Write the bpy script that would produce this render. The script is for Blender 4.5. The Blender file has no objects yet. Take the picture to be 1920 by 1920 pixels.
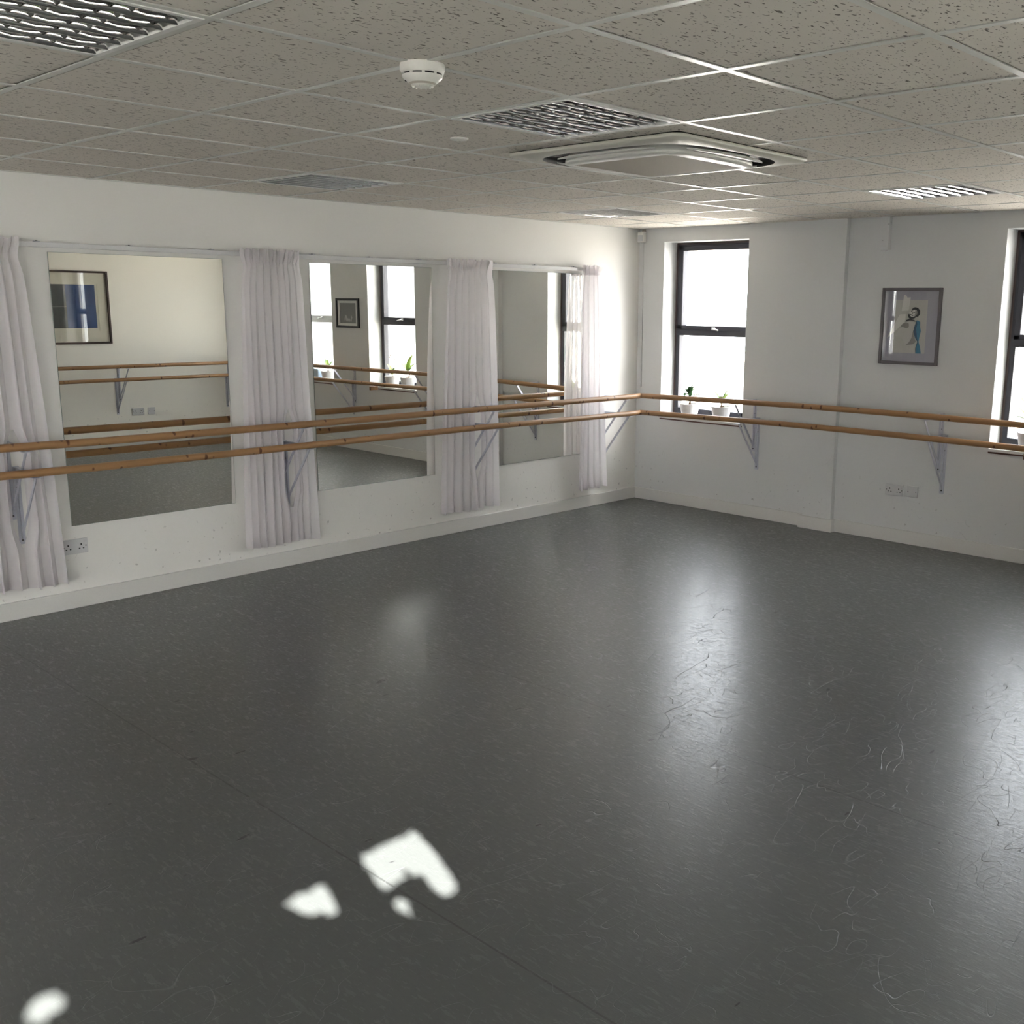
import bpy, bmesh, math, random
from mathutils import Vector, Matrix, Euler
random.seed(7)
PI = math.pi
S = bpy.context.scene
COL = S.collection

# ------------------------------------------------------------------ camera
cam_d = bpy.data.cameras.new('camera')
cam = bpy.data.objects.new('camera', cam_d)
COL.objects.link(cam)
S.camera = cam
cam_d.sensor_width = 36.0
cam_d.sensor_fit = 'HORIZONTAL'
cam_d.lens = 36.0 * 1946.52 / 1920
cam_d.shift_x = -(1102.157 - 960) / 1920
cam_d.shift_y = (965.517 - 960) / 1920
cam_d.clip_start = 0.02
RV = Vector((-0.1876, -0.0848, 0.7396))
ROT = Matrix.Rotation(RV.length, 3, RV.normalized())
BASE = Matrix(((1, 0, 0), (0, 0, -1), (0, 1, 0)))          # looks along +y, z up
cam.matrix_world = Matrix.Translation((6.0291, -7.2212, 1.7407)) @ (ROT @ BASE).to_4x4()

# ------------------------------------------------------------------ sky, sun, exposure
S.view_settings.view_transform = 'Standard'
S.view_settings.look = 'None'
S.view_settings.gamma = 1.0
S.view_settings.use_curve_mapping = False
S.view_settings.exposure = 0.9
W = bpy.data.worlds.new('sky')
S.world = W
W.use_nodes = True
SUN_H = Vector((1.0, -0.345, 0)).normalized()               # where the sun stands, in plan
SUN_T = 0.653                                               # tangent of its height
SUN_DIR = Vector((SUN_H.x, SUN_H.y, SUN_T)).normalized()
# bright hazy sky, bluer away from the sun and warm and brighter round it
wt = W.node_tree
bg = wt.nodes['Background']
bg.inputs[1].default_value = 1.0
tc = wt.nodes.new('ShaderNodeTexCoord')
dp = wt.nodes.new('ShaderNodeVectorMath'); dp.operation = 'DOT_PRODUCT'
dp.inputs[1].default_value = SUN_DIR
wt.links.new(tc.outputs['Generated'], dp.inputs[0])
mr = wt.nodes.new('ShaderNodeMapRange'); mr.inputs[1].default_value = 0.0; mr.inputs[2].default_value = 1.0
wt.links.new(dp.outputs['Value'], mr.inputs[0])
pw = wt.nodes.new('ShaderNodeMath'); pw.operation = 'POWER'; pw.inputs[1].default_value = 1.5
wt.links.new(mr.outputs[0], pw.inputs[0])
SKY_BASE, SKY_GLOW = 6.3, 20.0
sc1 = wt.nodes.new('ShaderNodeVectorMath'); sc1.operation = 'SCALE'; sc1.inputs[0].default_value = (1.0 * SKY_GLOW, 0.97 * SKY_GLOW, 0.92 * SKY_GLOW)
wt.links.new(pw.outputs[0], sc1.inputs['Scale'])
ad = wt.nodes.new('ShaderNodeVectorMath'); ad.operation = 'ADD'; ad.inputs[1].default_value = (0.90 * SKY_BASE, 0.95 * SKY_BASE, 1.0 * SKY_BASE)
wt.links.new(sc1.outputs[0], ad.inputs[0])
wt.links.new(ad.outputs[0], bg.inputs[0])

sd = bpy.data.lights.new('sun', 'SUN')
sd.energy = 40.0
sd.angle = math.radians(0.45)
sd.color = (1.0, 0.97, 0.92)
sun = bpy.data.objects.new('sun', sd)
COL.objects.link(sun)
sun.rotation_euler = SUN_DIR.to_track_quat('Z', 'Y').to_euler()
sun.location = (12, -9, 6)

# ------------------------------------------------------------------ dimensions
H = 2.379
XR = 6.5
YB = -11.8
SILL, HEAD = 0.775, 2.265
WT = 0.30
GX0, GY0 = 0.6316, -5.3098                                  # ceiling grid origin

# ------------------------------------------------------------------ node helpers
def mat(name):
    m = bpy.data.materials.new(name)
    m.use_nodes = True
    nt = m.node_tree
    return m, nt, nt.nodes['Principled BSDF']

def N(nt, typ, **kw):
    n = nt.nodes.new(typ)
    for k, v in kw.items():
        if k.startswith('_'):
            setattr(n, k[1:], v)
        else:
            n.inputs[k].default_value = v
    return n

def L(nt, a, ao, b, bi):
    nt.links.new(a.outputs[ao], b.inputs[bi])

def rgb(c):
    return (c[0], c[1], c[2], 1)

def plain(name, col, rough=0.5, metal=0.0, spec=0.5, bump=0.0, bscale=200):
    m, nt, b = mat(name)
    b.inputs['Base Color'].default_value = rgb(col)
    b.inputs['Roughness'].default_value = rough
    b.inputs['Metallic'].default_value = metal
    b.inputs['Specular IOR Level'].default_value = spec
    co = N(nt, 'ShaderNodeTexCoord')
    nz = N(nt, 'ShaderNodeTexNoise', Scale=bscale, Detail=3.0)
    L(nt, co, 'Object', nz, 'Vector')
    mx = N(nt, 'ShaderNodeMix', _data_type='RGBA')
    mx.inputs[6].default_value = rgb([c * 0.94 for c in col])
    mx.inputs[7].default_value = rgb([min(1, c * 1.04) for c in col])
    L(nt, nz, 'Fac', mx, 0)
    nt.links.new(mx.outputs[2], b.inputs['Base Color'])
    if bump:
        bp = N(nt, 'ShaderNodeBump', Strength=bump, Distance=0.002)
        L(nt, nz, 'Fac', bp, 'Height')
        L(nt, bp, 'Normal', b, 'Normal')
    return m

def ramp(nt, p0, c0, p1, c1):
    r = N(nt, 'ShaderNodeValToRGB')
    e = r.color_ramp.elements
    e[0].position = p0; e[0].color = rgb(c0) if not isinstance(c0, (int, float)) else (c0, c0, c0, 1)
    e[1].position = p1; e[1].color = rgb(c1) if not isinstance(c1, (int, float)) else (c1, c1, c1, 1)
    return r

def math_n(nt, op, a=None, b=None):
    n = N(nt, 'ShaderNodeMath', _operation=op)
    if isinstance(a, (int, float)): n.inputs[0].default_value = a
    elif a is not None: nt.links.new(a, n.inputs[0])
    if isinstance(b, (int, float)): n.inputs[1].default_value = b
    elif b is not None: nt.links.new(b, n.inputs[1])
    return n.outputs[0]

def mapping(nt, co, out, scale, rot=(0, 0, 0)):
    mp = N(nt, 'ShaderNodeMapping')
    mp.inputs['Scale'].default_value = scale
    mp.inputs['Rotation'].default_value = rot
    L(nt, co, out, mp, 'Vector')
    return mp

# ------------------------------------------------------------------ materials
def wall_mat(name='white_wall_paint', paint=(0.64, 0.645, 0.645)):
    m, nt, b = mat(name)
    co = N(nt, 'ShaderNodeTexCoord')
    sep = N(nt, 'ShaderNodeSeparateXYZ'); L(nt, co, 'Object', sep, 'Vector')
    low = N(nt, 'ShaderNodeMapRange'); low.inputs[1].default_value = 0.62; low.inputs[2].default_value = 0.12
    L(nt, sep, 'Z', low, 0)
    n1 = N(nt, 'ShaderNodeTexNoise', Scale=30.0, Detail=2.5, Roughness=0.5)
    L(nt, co, 'Object', n1, 'Vector')
    r1 = ramp(nt, 0.675, 0.0, 0.70, 1.0); L(nt, n1, 'Fac', r1, 'Fac')
    # thin curved scrapes
    n2 = N(nt, 'ShaderNodeTexNoise', Scale=3.5, Detail=1.0, Distortion=0.6)
    mp = mapping(nt, co, 'Object', (1.6, 1.6, 0.7)); L(nt, mp, 'Vector', n2, 'Vector')
    d = math_n(nt, 'ABSOLUTE', math_n(nt, 'SUBTRACT', n2.outputs['Fac'], 0.5))
    line = N(nt, 'ShaderNodeMapRange'); line.inputs[1].default_value = 0.0022; line.inputs[2].default_value = 0.0
    nt.links.new(d, line.inputs[0])
    n3 = N(nt, 'ShaderNodeTexNoise', Scale=6.0, Detail=1.0); L(nt, co, 'Object', n3, 'Vector')
    r3 = ramp(nt, 0.56, 0.0, 0.64, 1.0); L(nt, n3, 'Fac', r3, 'Fac')
    scr = math_n(nt, 'MULTIPLY', line.outputs[0], r3.outputs['Color'])
    marks = math_n(nt, 'MAXIMUM', scr, r1.outputs['Color'])
    marks = math_n(nt, 'MULTIPLY', marks, low.outputs[0])
    marks = math_n(nt, 'MULTIPLY', marks, 0.5)
    mx = N(nt, 'ShaderNodeMix', _data_type='RGBA')
    mx.inputs[6].default_value = rgb(paint)
    mx.inputs[7].default_value = (0.22, 0.21, 0.20, 1)
    nt.links.new(marks, mx.inputs[0])
    nt.links.new(mx.outputs[2], b.inputs['Base Color'])
    b.inputs['Roughness'].default_value = 0.62
    b.inputs['Specular IOR Level'].default_value = 0.25
    nb = N(nt, 'ShaderNodeTexNoise', Scale=90.0, Detail=4.0); L(nt, co, 'Object', nb, 'Vector')
    bp = N(nt, 'ShaderNodeBump', Strength=0.12, Distance=0.003)
    L(nt, nb, 'Fac', bp, 'Height'); L(nt, bp, 'Normal', b, 'Normal')
    return m

def floor_mat():
    m, nt, b = mat('grey_dance_vinyl')
    co = N(nt, 'ShaderNodeTexCoord')
    big = N(nt, 'ShaderNodeTexNoise', Scale=0.9, Detail=4.0, Roughness=0.6); L(nt, co, 'Object', big, 'Vector')
    mx = N(nt, 'ShaderNodeMix', _data_type='RGBA')
    mx.inputs[6].default_value = (0.074, 0.080, 0.078, 1)
    mx.inputs[7].default_value = (0.095, 0.102, 0.100, 1)
    L(nt, big, 'Fac', mx, 0)
    # vinyl sheet joints, parallel to the window wall
    sep = N(nt, 'ShaderNodeSeparateXYZ'); L(nt, co, 'Object', sep, 'Vector')
    sx = math_n(nt, 'PINGPONG', math_n(nt, 'ADD', sep.outputs['Y'], 10.0), 0.75)
    sl = N(nt, 'ShaderNodeMapRange'); sl.inputs[1].default_value = 0.0045; sl.inputs[2].default_value = 0.002
    nt.links.new(sx, sl.inputs[0])
    # scrapes: zero sets of several stretched noises
    total = None
    for i, (sc, rz, w, lo) in enumerate([(2.2, 0.4, 0.0012, 0.50), (3.1, 1.3, 0.0014, 0.52), (4.0, 2.2, 0.0016, 0.52), (6.5, 2.8, 0.0025, 0.50), (9.0, 0.9, 0.004, 0.5)]):
        mp = mapping(nt, co, 'Object', (1.0, 0.45, 1.0), (0, 0, rz))
        n = N(nt, 'ShaderNodeTexNoise', Scale=sc, Detail=1.2, Distortion=0.5); L(nt, mp, 'Vector', n, 'Vector')
        d = math_n(nt, 'ABSOLUTE', math_n(nt, 'SUBTRACT', n.outputs['Fac'], 0.5))
        ln = N(nt, 'ShaderNodeMapRange'); ln.inputs[1].default_value = w; ln.inputs[2].default_value = 0.0
        nt.links.new(d, ln.inputs[0])
        g = N(nt, 'ShaderNodeTexNoise', Scale=1.7 + i, Detail=1.0); L(nt, co, 'Object', g, 'Vector')
        gr = ramp(nt, lo, 0.0, lo + 0.06, 1.0); L(nt, g, 'Fac', gr, 'Fac')
        s = math_n(nt, 'MULTIPLY', ln.outputs[0], gr.outputs['Color'])
        total = s if total is None else math_n(nt, 'MAXIMUM', total, s)
    # fine rubbed texture
    fine = N(nt, 'ShaderNodeTexNoise', Scale=34.0, Detail=5.0, Roughness=0.7)
    mpf = mapping(nt, co, 'Object', (1.0, 2.0, 1.0), (0, 0, 0.5)); L(nt, mpf, 'Vector', fine, 'Vector')
    m2 = N(nt, 'ShaderNodeMix', _data_type='RGBA')
    nt.links.new(mx.outputs[2], m2.inputs[6])
    m2.inputs[7].default_value = (0.018, 0.018, 0.018, 1)
    nt.links.new(math_n(nt, 'MULTIPLY', sl.outputs[0], 0.5), m2.inputs[0])
    m3 = N(nt, 'ShaderNodeMix', _data_type='RGBA')
    nt.links.new(m2.outputs[2], m3.inputs[6])
    m3.inputs[7].default_value = (0.20, 0.21, 0.22, 1)
    nt.links.new(math_n(nt, 'MULTIPLY', total, 0.35), m3.inputs[0])
    # dark rubber flecks
    fl = N(nt, 'ShaderNodeTexNoise', Scale=21.0, Detail=1.0, Distortion=0.3)
    mpg = mapping(nt, co, 'Object', (1.0, 0.35, 1.0), (0, 0, 1.1)); L(nt, mpg, 'Vector', fl, 'Vector')
    fr = ramp(nt, 0.765, 0.0, 0.78, 1.0); L(nt, fl, 'Fac', fr, 'Fac')
    m4 = N(nt, 'ShaderNodeMix', _data_type='RGBA')
    nt.links.new(m3.outputs[2], m4.inputs[6]); m4.inputs[7].default_value = (0.03, 0.03, 0.032, 1)
    L(nt, fr, 'Color', m4, 0)
    nt.links.new(m4.outputs[2], b.inputs['Base Color'])
    r = N(nt, 'ShaderNodeMapRange'); r.inputs[1].default_value = 0.3; r.inputs[2].default_value = 0.7; r.inputs[3].default_value = 0.30; r.inputs[4].default_value = 0.50
    b.inputs['Coat Weight'].default_value = 0.28
    b.inputs['Coat Roughness'].default_value = 0.13
    L(nt, fine, 'Fac', r, 0)
    nt.links.new(r.outputs[0], b.inputs['Roughness'])
    b.inputs['Specular IOR Level'].default_value = 0.5
    st = None
    for sc, rz, sq in ((16.0, 0.15, 5.0), (22.0, 0.75, 4.0), (19.0, -0.6, 4.5), (9.0, 1.9, 3.0)):
        mp = mapping(nt, co, 'Object', (1.0, sq, 1.0), (0, 0, rz))
        n = N(nt, 'ShaderNodeTexNoise', Scale=sc, Detail=2.0, Roughness=0.6); L(nt, mp, 'Vector', n, 'Vector')
        q = ramp(nt, 0.54, 0.0, 0.66, 1.0); L(nt, n, 'Fac', q, 'Fac')
        st = q.outputs['Color'] if st is None else math_n(nt, 'ADD', st, q.outputs['Color'])
    hsum = math_n(nt, 'ADD', math_n(nt, 'MULTIPLY', total, -0.9), math_n(nt, 'MULTIPLY', fine.outputs['Fac'], 0.5))
    hsum = math_n(nt, 'ADD', hsum, math_n(nt, 'MULTIPLY', st, 0.09))
    cr = N(nt, 'ShaderNodeMapRange'); cr.inputs[1].default_value = 0.0; cr.inputs[2].default_value = 1.6; cr.inputs[3].default_value = 0.10; cr.inputs[4].default_value = 0.34
    nt.links.new(st, cr.inputs[0]); nt.links.new(cr.outputs[0], b.inputs['Coat Roughness'])
    bp = N(nt, 'ShaderNodeBump', Strength=0.4, Distance=0.002)
    nt.links.new(hsum, bp.inputs['Height']); L(nt, bp, 'Normal', b, 'Normal')
    bc = N(nt, 'ShaderNodeBump', Strength=0.7, Distance=0.0018)
    nt.links.new(hsum, bc.inputs['Height']); L(nt, bc, 'Normal', b, 'Coat Normal')
    return m

def tile_mat():
    m, nt, b = mat('fissured_mineral_tile')
    co = N(nt, 'ShaderNodeTexCoord')
    tot = None
    for (sc, st, lo, rz) in [(95.0, (1.0, 0.30, 1.0), 0.655, 0.25), (120.0, (1.0, 0.6, 1.0), 0.665, -0.3)]:
        mp = mapping(nt, co, 'Object', st, (0, 0, rz))
        n = N(nt, 'ShaderNodeTexNoise', Scale=sc, Detail=1.5, Roughness=0.5, Distortion=0.25); L(nt, mp, 'Vector', n, 'Vector')
        r = ramp(nt, lo, 0.0, lo + 0.03, 1.0); L(nt, n, 'Fac', r, 'Fac')
        tot = r.outputs['Color'] if tot is None else math_n(nt, 'MAXIMUM', tot, r.outputs['Color'])
    mx = N(nt, 'ShaderNodeMix', _data_type='RGBA')
    mx.inputs[6].default_value = (0.72, 0.675, 0.615, 1)
    mx.inputs[7].default_value = (0.20, 0.18, 0.155, 1)
    nt.links.new(tot, mx.inputs[0])
    nt.links.new(mx.outputs[2], b.inputs['Base Color'])
    b.inputs['Roughness'].default_value = 0.95
    b.inputs['Specular IOR Level'].default_value = 0.1
    bp = N(nt, 'ShaderNodeBump', Strength=0.5, Distance=0.002); bp.invert = True
    nt.links.new(tot, bp.inputs['Height']); L(nt, bp, 'Normal', b, 'Normal')
    return m

def wood_mat():
    m, nt, b = mat('varnished_pine')
    co = N(nt, 'ShaderNodeTexCoord')
    mp = mapping(nt, co, 'Object', (1.2, 22, 22))
    n = N(nt, 'ShaderNodeTexNoise', Scale=2.0, Detail=4.0, Roughness=0.6); L(nt, mp, 'Vector', n, 'Vector')
    mx = N(nt, 'ShaderNodeMix', _data_type='RGBA')
    mx.inputs[6].default_value = (0.265, 0.138, 0.060, 1)
    mx.inputs[7].default_value = (0.385, 0.225, 0.108, 1)
    L(nt, n, 'Fac', mx, 0)
    # knots
    mk = mapping(nt, co, 'Object', (26, 13, 13))
    v = N(nt, 'ShaderNodeTexVoronoi', Scale=1.0); v.inputs['Randomness'].default_value = 1.0
    oi = N(nt, 'ShaderNodeObjectInfo')
    sh = N(nt, 'ShaderNodeVectorMath', _operation='ADD')
    off = N(nt, 'ShaderNodeCombineXYZ'); nt.links.new(math_n(nt, 'MULTIPLY', oi.outputs['Random'], 400.0), off.inputs['X'])
    nt.links.new(mk.outputs[0], sh.inputs[0]); nt.links.new(off.outputs[0], sh.inputs[1])
    L(nt, sh, 'Vector', v, 'Vector')
    r = ramp(nt, 0.20, 1.0, 0.30, 0.0); L(nt, v, 'Distance', r, 'Fac')
    m2 = N(nt, 'ShaderNodeMix', _data_type='RGBA')
    nt.links.new(mx.outputs[2], m2.inputs[6]); m2.inputs[7].default_value = (0.10, 0.035, 0.015, 1)
    sp = N(nt, 'ShaderNodeSeparateColor'); L(nt, v, 'Color', sp, 'Color')
    nt.links.new(math_n(nt, 'MULTIPLY', r.outputs['Color'], math_n(nt, 'GREATER_THAN', sp.outputs[0], 0.70)), m2.inputs[0])
    nt.links.new(m2.outputs[2], b.inputs['Base Color'])
    b.inputs['Roughness'].default_value = 0.38
    b.inputs['Specular IOR Level'].default_value = 0.45
    return m

def cloth_mat():
    m, nt, b = mat('white_voile')
    out = nt.nodes['Material Output']
    b.inputs['Base Color'].default_value = (0.90, 0.87, 0.89, 1)
    b.inputs['Roughness'].default_value = 0.85
    b.inputs['Specular IOR Level'].default_value = 0.15
    co = N(nt, 'ShaderNodeTexCoord')
    nz = N(nt, 'ShaderNodeTexNoise', Scale=700.0, Detail=1.0); L(nt, co, 'Object', nz, 'Vector')
    bp = N(nt, 'ShaderNodeBump', Strength=0.15, Distance=0.0005); L(nt, nz, 'Fac', bp, 'Height'); L(nt, bp, 'Normal', b, 'Normal')
    tl = N(nt, 'ShaderNodeBsdfTranslucent'); tl.inputs[0].default_value = (0.93, 0.90, 0.92, 1)
    a = N(nt, 'ShaderNodeMixShader'); a.inputs[0].default_value = 0.48
    L(nt, b, 'BSDF', a, 1); L(nt, tl, 'BSDF', a, 2)
    tr = N(nt, 'ShaderNodeBsdfTransparent')
    c = N(nt, 'ShaderNodeMixShader'); c.inputs[0].default_value = 0.27
    L(nt, a, 'Shader', c, 1); L(nt, tr, 'BSDF', c, 2)
    L(nt, c, 'Shader', out, 'Surface')
    return m

def glass_mat(name, tint=(1, 1, 1), refl=None):
    m, nt, b = mat(name)
    out = nt.nodes['Material Output']
    nt.nodes.remove(b)
    tr = N(nt, 'ShaderNodeBsdfTransparent'); tr.inputs[0].default_value = rgb(tint)
    gl = N(nt, 'ShaderNodeBsdfGlossy'); gl.inputs['Roughness'].default_value = 0.0
    lw = N(nt, 'ShaderNodeLayerWeight'); lw.inputs['Blend'].default_value = 0.5
    fr = math_n(nt, 'ADD', math_n(nt, 'MULTIPLY', math_n(nt, 'POWER', lw.outputs['Facing'], 5.0), 0.95), 0.04)
    mx = N(nt, 'ShaderNodeMixShader')
    nt.links.new(fr, mx.inputs[0]); L(nt, tr, 'BSDF', mx, 1); L(nt, gl, 'BSDF', mx, 2)
    L(nt, mx, 'Shader', out, 'Surface')
    return m

def mirror_mat():
    m, nt, b = mat('silvered_mirror')
    b.inputs['Base Color'].default_value = (0.93, 0.93, 0.88, 1)
    b.inputs['Metallic'].default_value = 1.0
    b.inputs['Roughness'].default_value = 0.0
    return m

M = {}
M['wall'] = wall_mat()
M['wall_mirror_side'] = wall_mat('lightened_mirror_wall', (0.775, 0.765, 0.74))  # mirror wall made lighter in its colour to stand in for light
M['wall_right_lightened'] = wall_mat('lightened_right_wall', (0.87, 0.85, 0.79))  # right wall brightened through its colour, in place of missing daylight
M['floor'] = floor_mat()
M['tile'] = tile_mat()
M['wood'] = wood_mat()
M['voile'] = cloth_mat()
M['pane'] = glass_mat('window_glass', (0.98, 0.98, 0.98))
M['picglass'] = glass_mat('picture_glass')
M['mirror'] = mirror_mat()
M['mirror_edge'] = plain('mirror_edge', (0.20, 0.25, 0.22), 0.3)
M['grid'] = plain('grid_white_metal', (0.66, 0.66, 0.62), 0.32, 0.0, 0.6)
M['void'] = plain('ceiling_void', (0.03, 0.03, 0.03), 0.9)
M['skirt'] = plain('skirting_gloss', (0.66, 0.65, 0.63), 0.35)
M['trimwhite'] = plain('white_trim', (0.68, 0.68, 0.68), 0.4)
M['darkframe'] = plain('dark_window_frame', (0.018, 0.018, 0.028), 0.4)
M['brownframe'] = plain('brown_subframe', (0.075, 0.05, 0.045), 0.5)
M['upvc'] = plain('white_upvc', (0.80, 0.82, 0.82), 0.3)
M['sillbrown'] = plain('dark_sill_edge', (0.09, 0.035, 0.028), 0.5)
M['bracket'] = plain('grey_bracket_paint', (0.52, 0.53, 0.60), 0.35, 0.3)
M['screw'] = plain('dark_screw', (0.05, 0.05, 0.05), 0.45, 0.6)
M['chrome'] = plain('chrome_handle', (0.75, 0.75, 0.76), 0.25, 0.8)
M['plastic'] = plain('white_plastic', (0.80, 0.785, 0.74), 0.3)
M['socket'] = plain('socket_plastic', (0.58, 0.58, 0.59), 0.35)
M['black'] = plain('black_plastic', (0.012, 0.012, 0.012), 0.5)
M['acpanel'] = plain('ac_panel_plastic', (0.66, 0.64, 0.57), 0.38)
M['acgrille'] = plain('ac_grille', (0.47, 0.43, 0.37), 0.6)
M['acwhite'] = plain('ac_flap_plastic', (0.74, 0.73, 0.69), 0.35)
M['alu'] = plain('polished_aluminium', (0.88, 0.87, 0.86), 0.07, 1.0)
M['tube'] = plain('fluorescent_tube', (0.85, 0.86, 0.86), 0.2)
M['lampwhite'] = plain('lamp_white_enamel', (0.80, 0.80, 0.78), 0.35)
M['pot'] = plain('white_pot', (0.80, 0.79, 0.80), 0.35)
M['terracotta'] = plain('terracotta', (0.55, 0.27, 0.18), 0.7)
M['soil'] = plain('potting_soil', (0.05, 0.035, 0.025), 0.95, bump=0.5)
M['leafdark'] = plain('dark_leaf', (0.055, 0.14, 0.05), 0.45)
M['leaflight'] = plain('light_leaf', (0.30, 0.42, 0.08), 0.45)
M['leafmid'] = plain('mid_leaf', (0.14, 0.27, 0.07), 0.45)
M['stem'] = plain('brown_stem', (0.16, 0.10, 0.05), 0.7)
M['stemyellow'] = plain('ochre_stem', (0.42, 0.27, 0.08), 0.6)
M['greyframe'] = plain('grey_picture_frame', (0.125, 0.115, 0.12), 0.45)
M['blackframe'] = plain('black_picture_frame', (0.012, 0.012, 0.02), 0.3)
M['darkwood'] = plain('dark_wood_frame', (0.045, 0.022, 0.015), 0.4)
M['mountgrey'] = plain('lilac_grey_mount', (0.34, 0.335, 0.385), 0.8)
M['mountcream'] = plain('cream_mount', (0.66, 0.64, 0.54), 0.8)
M['mountwhite'] = plain('white_mount', (0.68, 0.68, 0.68), 0.8)
M['paper'] = plain('drawing_paper', (0.47, 0.465, 0.42), 0.85)
M['ink'] = plain('black_ink', (0.012, 0.014, 0.02), 0.8)
M['inkgrey'] = plain('grey_ink_wash', (0.24, 0.235, 0.21), 0.8)
M['facewash'] = plain('face_wash', (0.60, 0.59, 0.55), 0.8)
M['skin'] = plain('pale_wash', (0.50, 0.49, 0.46), 0.8)
M['paintedglare'] = plain('painted_glass_reflection', (0.62, 0.61, 0.56), 0.8)  # window reflections in the picture glass, painted as flat pale shapes
M['teal'] = plain('blue_paint', (0.03, 0.20, 0.33), 0.7)
M['tealdark'] = plain('deep_blue_paint', (0.012, 0.07, 0.14), 0.7)
M['navy'] = plain('navy_print', (0.012, 0.05, 0.17), 0.6)
M['printdark'] = plain('dark_green_print', (0.02, 0.03, 0.03), 0.6)
M['photogrey'] = plain('dark_photo', (0.06, 0.06, 0.065), 0.6)
M['photolight'] = plain('light_photo', (0.33, 0.33, 0.33), 0.6)
M['bluebox'] = plain('pale_blue_plastic', (0.45, 0.56, 0.70), 0.4)
M['asphalt'] = plain('outdoor_paving', (0.58, 0.55, 0.50), 0.9)
M['gold'] = plain('gilt_edge', (0.45, 0.33, 0.2), 0.4, 0.3)

# ------------------------------------------------------------------ mesh helpers
class MB:
    def __init__(s):
        s.bm = bmesh.new(); s.mats = []
    def mi(s, m):
        if m not in s.mats: s.mats.append(m)
        return s.mats.index(m)
    def box(s, a, b, m='wall', bev=0.0):
        a = Vector(a); b = Vector(b)
        lo = Vector((min(a.x, b.x), min(a.y, b.y), min(a.z, b.z))); hi = Vector((max(a.x, b.x), max(a.y, b.y), max(a.z, b.z)))
        tb = bmesh.new()
        bmesh.ops.create_cube(tb, size=1.0)
        for v in tb.verts:
            v.co = Vector((lo.x + (v.co.x + .5) * (hi.x - lo.x), lo.y + (v.co.y + .5) * (hi.y - lo.y), lo.z + (v.co.z + .5) * (hi.z - lo.z)))
        if bev: bmesh.ops.bevel(tb, geom=tb.edges[:], offset=bev, segments=2, affect='EDGES', profile=0.5)
        s.merge(tb, m); return s
    def merge(s, tb, m, mtx=None, smooth=False):
        i = s.mi(m)
        if mtx is not None: tb.transform(mtx)
        vm = {v: s.bm.verts.new(v.co) for v in tb.verts}
        for f in tb.faces:
            try:
                nf = s.bm.faces.new([vm[v] for v in f.verts]); nf.material_index = i; nf.smooth = smooth or f.smooth
            except ValueError: pass
        tb.free()
    def obox(s, mtx, size, m, bev=0.0):           # oriented box centred on mtx
        tb = bmesh.new(); bmesh.ops.create_cube(tb, size=1.0)
        for v in tb.verts: v.co = Vector((v.co.x * size[0], v.co.y * size[1], v.co.z * size[2]))
        if bev: bmesh.ops.bevel(tb, geom=tb.edges[:], offset=bev, segments=2, affect='EDGES', profile=0.5)
        s.merge(tb, m, mtx); return s
    def tube(s, pts, r, m, n=12, caps=True):
        pts = [Vector(p) for p in pts]
        rs = r if isinstance(r, (list, tuple)) else [r] * len(pts)
        i = s.mi(m); rings = []
        ref = Vector((0, 0, 1))
        for k, p in enumerate(pts):
            t = (pts[min(k + 1, len(pts) - 1)] - pts[max(k - 1, 0)]).normalized()
            u = t.cross(ref)
            if u.length < 1e-3: u = t.cross(Vector((1, 0, 0)))
            u.normalize(); w = t.cross(u)
            rings.append([s.bm.verts.new(p + (u * math.cos(2 * PI * j / n) + w * math.sin(2 * PI * j / n)) * rs[k]) for j in range(n)])
        for k in range(len(rings) - 1):
            for j in range(n):
                f = s.bm.faces.new([rings[k][j], rings[k][(j + 1) % n], rings[k + 1][(j + 1) % n], rings[k + 1][j]]); f.smooth = True; f.material_index = i
        if caps:
            for rg in (rings[0], rings[-1][::-1]):
                f = s.bm.faces.new(rg); f.material_index = i
        return s
    def lathe(s, prof, m, c=(0, 0, 0), n=32):
        i = s.mi(m); c = Vector(c); rings = []
        for r, z in prof:
            rings.append([s.bm.verts.new(c + Vector((max(r, 1e-4) * math.cos(2 * PI * j / n), max(r, 1e-4) * math.sin(2 * PI * j / n), z))) for j in range(n)])
        for k in range(len(rings) - 1):
            for j in range(n):
                f = s.bm.faces.new([rings[k][j], rings[k][(j + 1) % n], rings[k + 1][(j + 1) % n], rings[k + 1][j]]); f.smooth = True; f.material_index = i
        return s
    def poly(s, pts, m):
        f = s.bm.faces.new([s.bm.verts.new(Vector(p)) for p in pts]); f.material_index = s.mi(m); return s
    def prism(s, pts, off, m):                    # extruded outline
        i = s.mi(m); off = Vector(off)
        a = [s.bm.verts.new(Vector(p)) for p in pts]; b = [s.bm.verts.new(Vector(p) + off) for p in pts]
        k = len(a)
        for f in [a[::-1], b] + [[a[j], a[(j + 1) % k], b[(j + 1) % k], b[j]] for j in range(k)]:
            nf = s.bm.faces.new(f); nf.material_index = i
        return s
    def build(s, name, parent=None, loc=(0, 0, 0), rot=(0, 0, 0), fix=True):
        if fix: bmesh.ops.recalc_face_normals(s.bm, faces=s.bm.faces[:])
        me = bpy.data.meshes.new(name); s.bm.to_mesh(me); s.bm.free()
        for m in s.mats: me.materials.append(M[m])
        o = bpy.data.objects.new(name, me); COL.objects.link(o)
        if parent is not None: o.parent = parent
        o.location = loc; o.rotation_euler = rot
        return o

def thing(name, label, cat, loc=(0, 0, 0), rotz=0.0, group=None):
    o = bpy.data.objects.new(name, None); COL.objects.link(o)
    o.empty_display_size = 0.05
    o.location = loc; o.rotation_euler = (0, 0, rotz); o['label'] = label; o['category'] = cat
    if group: o['group'] = group
    return o

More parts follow.
